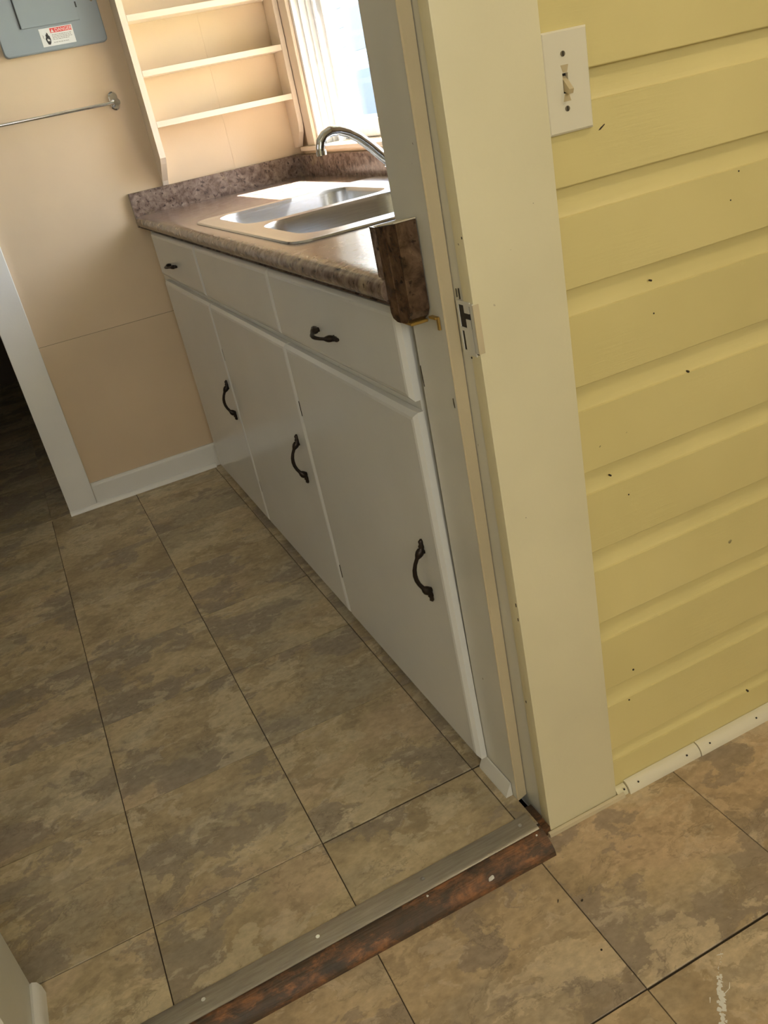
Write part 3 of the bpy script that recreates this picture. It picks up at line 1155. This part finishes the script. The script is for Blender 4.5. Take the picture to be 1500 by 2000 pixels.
# ------------------------------------------------------------------ wall shelf
sh = thing('wall_shelf', 'pale peach open wall shelf standing on the backsplash beside the window', 'shelf', (0.31, 2.1, 1.027))
bm = bmesh.new()
side = [(2.1495, 1.0262), (2.135, 1.0262), (2.128, 1.040), (2.075, 1.092), (2.060, 1.110), (2.060, 1.95), (2.1495, 1.95)]
add_prism(bm, side, 'x', 0.0625, 0.0815)
obj('side_panel', bm, M['shelf'], sh)
bm = bmesh.new()
side = [(2.1495, 1.0475), (2.110, 1.0475), (2.070, 1.095), (2.063, 1.110), (2.060, 1.125), (2.060, 1.95), (2.1495, 1.95)]
add_prism(bm, side, 'x', 0.5455, 0.5620)
obj('side_panel', bm, M['shelf'], sh)
for k, z in enumerate((1.1975, 1.3435, 1.4955, 1.645, 1.795)):
    bm = bmesh.new()
    add_box(bm, 0.0822, 0.5448, 2.0605, 2.1488, z, z + 0.0175, 0.0008)
    obj('shelf', bm, M['shelf'], sh)
recentre(sh)

# ------------------------------------------------------------------ towel bar
tb = thing('towel_bar', 'thin chrome towel bar on the peach wall under the grey panel', 'towel bar', (-0.23, 2.149, 1.30))
bm = bmesh.new()
add_cyl(bm, (-0.45, 2.098, 1.2925), (-0.018, 2.098, 1.2925), 0.0052, 12)
obj('bar', bm, M['chrome'], tb, 40)
for bxx in (-0.012, -0.456):
    bm = bmesh.new()
    pb = rrect(bxx - 0.0145, bxx + 0.0145, 1.272, 1.326, 0.014, 6)
    l0 = [bm.verts.new((x, 2.1495, z)) for x, z in pb]
    l1 = [bm.verts.new((x, 2.142, z)) for x, z in pb]
    pc = rrect(bxx - 0.011, bxx + 0.011, 1.276, 1.322, 0.0105, 6)
    l2 = [bm.verts.new((x, 2.138, z)) for x, z in pc]
    skin(bm, l0, l1)
    skin(bm, l1, l2)
    bm.faces.new(l2)
    add_tube(bm, [(bxx, 2.139, 1.296), (bxx, 2.112, 1.294), (bxx, 2.092, 1.2925)], [0.009, 0.0085, 0.010], 12)
    obj('bracket', bm, M['chrome'], tb, 40)
recentre(tb)

# ------------------------------------------------------------------ breaker panel
ep = thing('breaker_panel', 'grey steel breaker panel with a hinged door on the peach wall', 'electrical panel', (-0.135, 2.149, 1.46))
bm = bmesh.new()
pb = rrect(-0.287, 0.022, 1.462, 2.02, 0.012, 4)
l0 = [bm.verts.new((x, 2.1495, z)) for x, z in pb]
l1 = [bm.verts.new((x, 2.131, z)) for x, z in pb]
pc = rrect(-0.284, 0.019, 1.465, 2.017, 0.010, 4)
l2 = [bm.verts.new((x, 2.1285, z)) for x, z in pc]
skin(bm, l0, l1)
skin(bm, l1, l2)
bm.faces.new(l2)
obj('cover', bm, M['panel'], ep, 35)
bm = bmesh.new()
add_box(bm, -0.2165, -0.0425, 2.1235, 2.128, 1.529, 1.955, 0.0018, 2)
dr = obj('door', bm, M['panel'], ep)
box('latch', M['ink'], -0.0452, -0.041, 2.1225, 2.1275, 1.562, 1.577, 0.0006, dr)
box('hinge_gap', M['ink'], -0.2195, -0.217, 2.1262, 2.1284, 1.530, 1.954, 0.0, dr)
for sx, sz in ((-0.277, 1.575), (0.006, 1.575)):
    bm = bmesh.new()
    add_cyl(bm, (sx, 2.1287, sz), (sx, 2.126, sz), 0.0042, 12)
    obj('screw', bm, M['screw'], ep)
st = box('warning_sticker', M['sticker'], -0.170, -0.0715, 2.1278, 2.12845, 1.4745, 1.5225, 0.0, ep)
st['label'] = 'white warning sticker with red danger heading'


def text_mesh(name, s, size, mat, x, y, z, parent, align='LEFT'):
    cu = bpy.data.curves.new(name, 'FONT')
    cu.body = s
    cu.size = size
    cu.align_x = align
    cu.extrude = 0.00008
    tmp = bpy.data.objects.new('tmp_text', cu)
    COL.objects.link(tmp)
    bpy.context.view_layer.update()
    me = bpy.data.meshes.new_from_object(tmp.evaluated_get(bpy.context.evaluated_depsgraph_get()))
    bpy.data.objects.remove(tmp)
    me.materials.clear()
    me.materials.append(mat)
    o = bpy.data.objects.new(name, me)
    COL.objects.link(o)
    o.parent = parent
    o.rotation_euler = (math.pi / 2, 0, 0)
    o.location = (x, y, z)
    return o


box('red_band', M['red'], -0.1385, -0.0745, 2.12755, 2.1279, 1.5080, 1.5205, 0.0, st)
text_mesh('danger_text', 'DANGER', 0.0125, M['sticker'], -0.1245, 2.12745, 1.5100, st)
bm = bmesh.new()
tri = [(-0.1365, 1.5096), (-0.1275, 1.5096), (-0.1320, 1.5185)]
A_ = [bm.verts.new((x, 2.1275, z)) for x, z in tri]
B_ = [bm.verts.new((x, 2.1278, z)) for x, z in tri]
bm.faces.new(A_)
skin(bm, A_, B_)
obj('alert_triangle', bm, M['sticker'], st)
bm = bmesh.new()
for z, x1 in ((1.5025, -0.078), (1.4985, -0.082), (1.4945, -0.080), (1.4905, -0.090), (1.4825, -0.094)):
    xx = -0.1365
    rr = random.Random(int(z * 1e4))
    while xx < x1:
        w_ = rr.uniform(0.003, 0.008)
        add_box(bm, xx, min(xx + w_, x1 + 0.002), 2.1276, 2.1279, z - 0.0009, z + 0.0009)
        xx += w_ + 0.0014
obj('fine_print', bm, M['greyink'], st)
# pictogram: hand with a spark
bm = bmesh.new()
hand = [(-0.1535, 1.4795), (-0.1475, 1.4785), (-0.1440, 1.4840), (-0.1425, 1.4925), (-0.1440, 1.5010), (-0.1465, 1.5035), (-0.1480, 1.5095),
        (-0.1505, 1.5110), (-0.1520, 1.5060), (-0.1545, 1.5065), (-0.1550, 1.4990), (-0.1575, 1.4950), (-0.1565, 1.4880)]
A_ = [bm.verts.new((x, 2.12755, z)) for x, z in hand]
B_ = [bm.verts.new((x, 2.1279, z)) for x, z in hand]
bm.faces.new(A_)
skin(bm, A_, B_)
spark = [(-0.1645, 1.5075), (-0.1605, 1.5015), (-0.1625, 1.5005), (-0.1595, 1.4935), (-0.1640, 1.5000), (-0.1620, 1.5010)]
A_ = [bm.verts.new((x, 2.12755, z)) for x, z in spark]
B_ = [bm.verts.new((x, 2.1279, z)) for x, z in spark]
bm.faces.new(A_)
skin(bm, A_, B_)
obj('pictogram', bm, M['ink'], st)
box('pictogram_highlight', M['sticker'], -0.1525, -0.1495, 2.1274, 2.1276, 1.4885, 1.4945, 0.0, st)
box('pictogram_highlight', M['sticker'], -0.1485, -0.1462, 2.1274, 2.1276, 1.4875, 1.4925, 0.0, st)
recentre(ep)

# ------------------------------------------------------------------ light switch
sw = thing('light_switch', 'cream toggle light switch on the yellow siding beside the casing', 'switch', (0.17, 0.01, 1.147))
PX0, PX1, PZ0, PZ1 = 0.1405, 0.2055, 1.0900, 1.2030
PY = 0.0035
bm = bmesh.new()
a = [bm.verts.new((x, 0.0106, z)) for x, z in ((PX0, PZ0), (PX1, PZ0), (PX1, PZ1), (PX0, PZ1))]
b = [bm.verts.new((x, PY + 0.002, z)) for x, z in ((PX0, PZ0), (PX1, PZ0), (PX1, PZ1), (PX0, PZ1))]
c_ = 0.0022
c = [bm.verts.new((x, PY, z)) for x, z in ((PX0 + c_, PZ0 + c_), (PX1 - c_, PZ0 + c_), (PX1 - c_, PZ1 - c_), (PX0 + c_, PZ1 - c_))]
skin(bm, a, b)
skin(bm, b, c)
bm.faces.new(a[::-1])
# front face with toggle slot
sx0, sx1, sz0, sz1 = 0.1655, 0.1735, 1.1345, 1.1565
s_ = [bm.verts.new((x, PY, z)) for x, z in ((sx0, sz0), (sx1, sz0), (sx1, sz1), (sx0, sz1))]
skin(bm, c, s_)
d_ = [bm.verts.new((x, PY + 0.005, z)) for x, z in ((sx0, sz0), (sx1, sz0), (sx1, sz1), (sx0, sz1))]
skin(bm, s_, d_)
obj('plate', bm, M['plate'], sw)
box('slot', M['black'], sx0 - 0.001, sx1 + 0.001, PY + 0.0048, PY + 0.0055, sz0 - 0.001, sz1 + 0.001, 0.0, sw)
bm = bmesh.new()
add_prism(bm, [(PY + 0.0046, 1.1535), (PY - 0.002, 1.1475), (PY - 0.0105, 1.1385), (PY - 0.0085, 1.1335), (PY + 0.0005, 1.1365), (PY + 0.0046, 1.1375)], 'x', 0.1663, 0.1728)
obj('toggle', bm, M['ivory'], sw)
for z in (1.1775, 1.1175):
    bm = bmesh.new()
    add_cyl(bm, (0.1685, PY + 0.001, z), (0.1685, PY - 0.0009, z), 0.0032, 12)
    sc_ = obj('screw', bm, M['screw'], sw)
    box('slot', M['black'], 0.1678, 0.1692, PY - 0.0013, PY - 0.0007, z - 0.0026, z + 0.0026, 0.0, sc_)
for z0_, z1_, w0_, w1_ in ((1.1572, 1.1655, 0.003, 0.0055), (1.1255, 1.1338, 0.0055, 0.003)):
    bm = bmesh.new()
    q = [(0.1695 - w0_, z0_), (0.1695 + w0_, z0_), (0.1695 + w1_, z1_), (0.1695 - w1_, z1_)]
    A_ = [bm.verts.new((x, PY - 0.0003, z)) for x, z in q]
    B_ = [bm.verts.new((x, PY + 0.0003, z)) for x, z in q]
    bm.faces.new(A_)
    skin(bm, A_, B_)
    obj('grime_mark', bm, M['ivory'], sw)
recentre(sw)

# ------------------------------------------------------------------ porch ceiling lamp (unseen, added to explain the siding light)
cl = thing('assumed_ceiling_lamp', 'round white porch ceiling lamp, unseen, added to explain the light on the siding', 'lamp', (0.85, -0.85, 2.45))
bm = bmesh.new()
add_tube(bm, [(0, 0, 0), (0, 0, -0.02), (0, 0, -0.03)], [0.09, 0.09, 0.075], 20)
obj('base', bm, M['white'], cl, 40)
t_ = NT('lamp_glow')
t_.b.inputs['Emission Color'].default_value = (1.0, 0.86, 0.66, 1)
t_.b.inputs['Emission Strength'].default_value = 88.0
bm = bmesh.new()
bmesh.ops.create_uvsphere(bm, u_segments=20, v_segments=12, radius=0.07)
bmesh.ops.translate(bm, verts=bm.verts[:], vec=(0, 0, -0.09))
obj('globe', bm, t_.m, cl, 60)

# ------------------------------------------------------------------ outside the kitchen window
g = struct(box('ground_outside', M['grass'], 0.75, 30, -10, 30, -0.65, -0.6))
nh = thing('neighbour_house', 'white neighbouring house seen washed out through the kitchen window', 'house', (6, 8, -0.6))
box('wall', M['house'], 4.03, 9.0, 1.0, 15.0, -0.6, 3.2, 0.0, nh)
for k in range(18):
    z = -0.55 + k * 0.2
    bm = bmesh.new()
    add_prism(bm, [(4.03, z), (4.005, z), (4.02, z + 0.195), (4.03, z + 0.195)], 'y', 1.0, 15.0)
    obj('siding_board', bm, M['house'], nh)
for yc in (8.75, 5.2):
    wv = box('window', M['house'], 3.96, 4.002, yc - 0.78, yc + 0.78, 0.80, 2.12, 0.0, nh)
    for za, zb in ((0.90, 1.37), (1.57, 2.0)):
        box('pane', M['pane'], 3.945, 3.959, yc - 0.68, yc + 0.68, za, zb, 0.0, wv)
bm = bmesh.new()
add_prism(bm, [(3.6, 3.15), (6.5, 4.6), (9.4, 3.15)], 'y', 0.6, 15.4)
obj('roof', bm, M['panel'], nh)
recentre(nh)
for ch in nh.children:
    if ch.name.startswith('window'):
        pass
# unseen eave above the kitchen window, placed to limit the sun on the counter
struct(box('sun_limit_eave', M['house'], XW + 0.131, 1.16, 0.14, 2.3, 2.03, 2.12), 'white roof eave over the kitchen window')
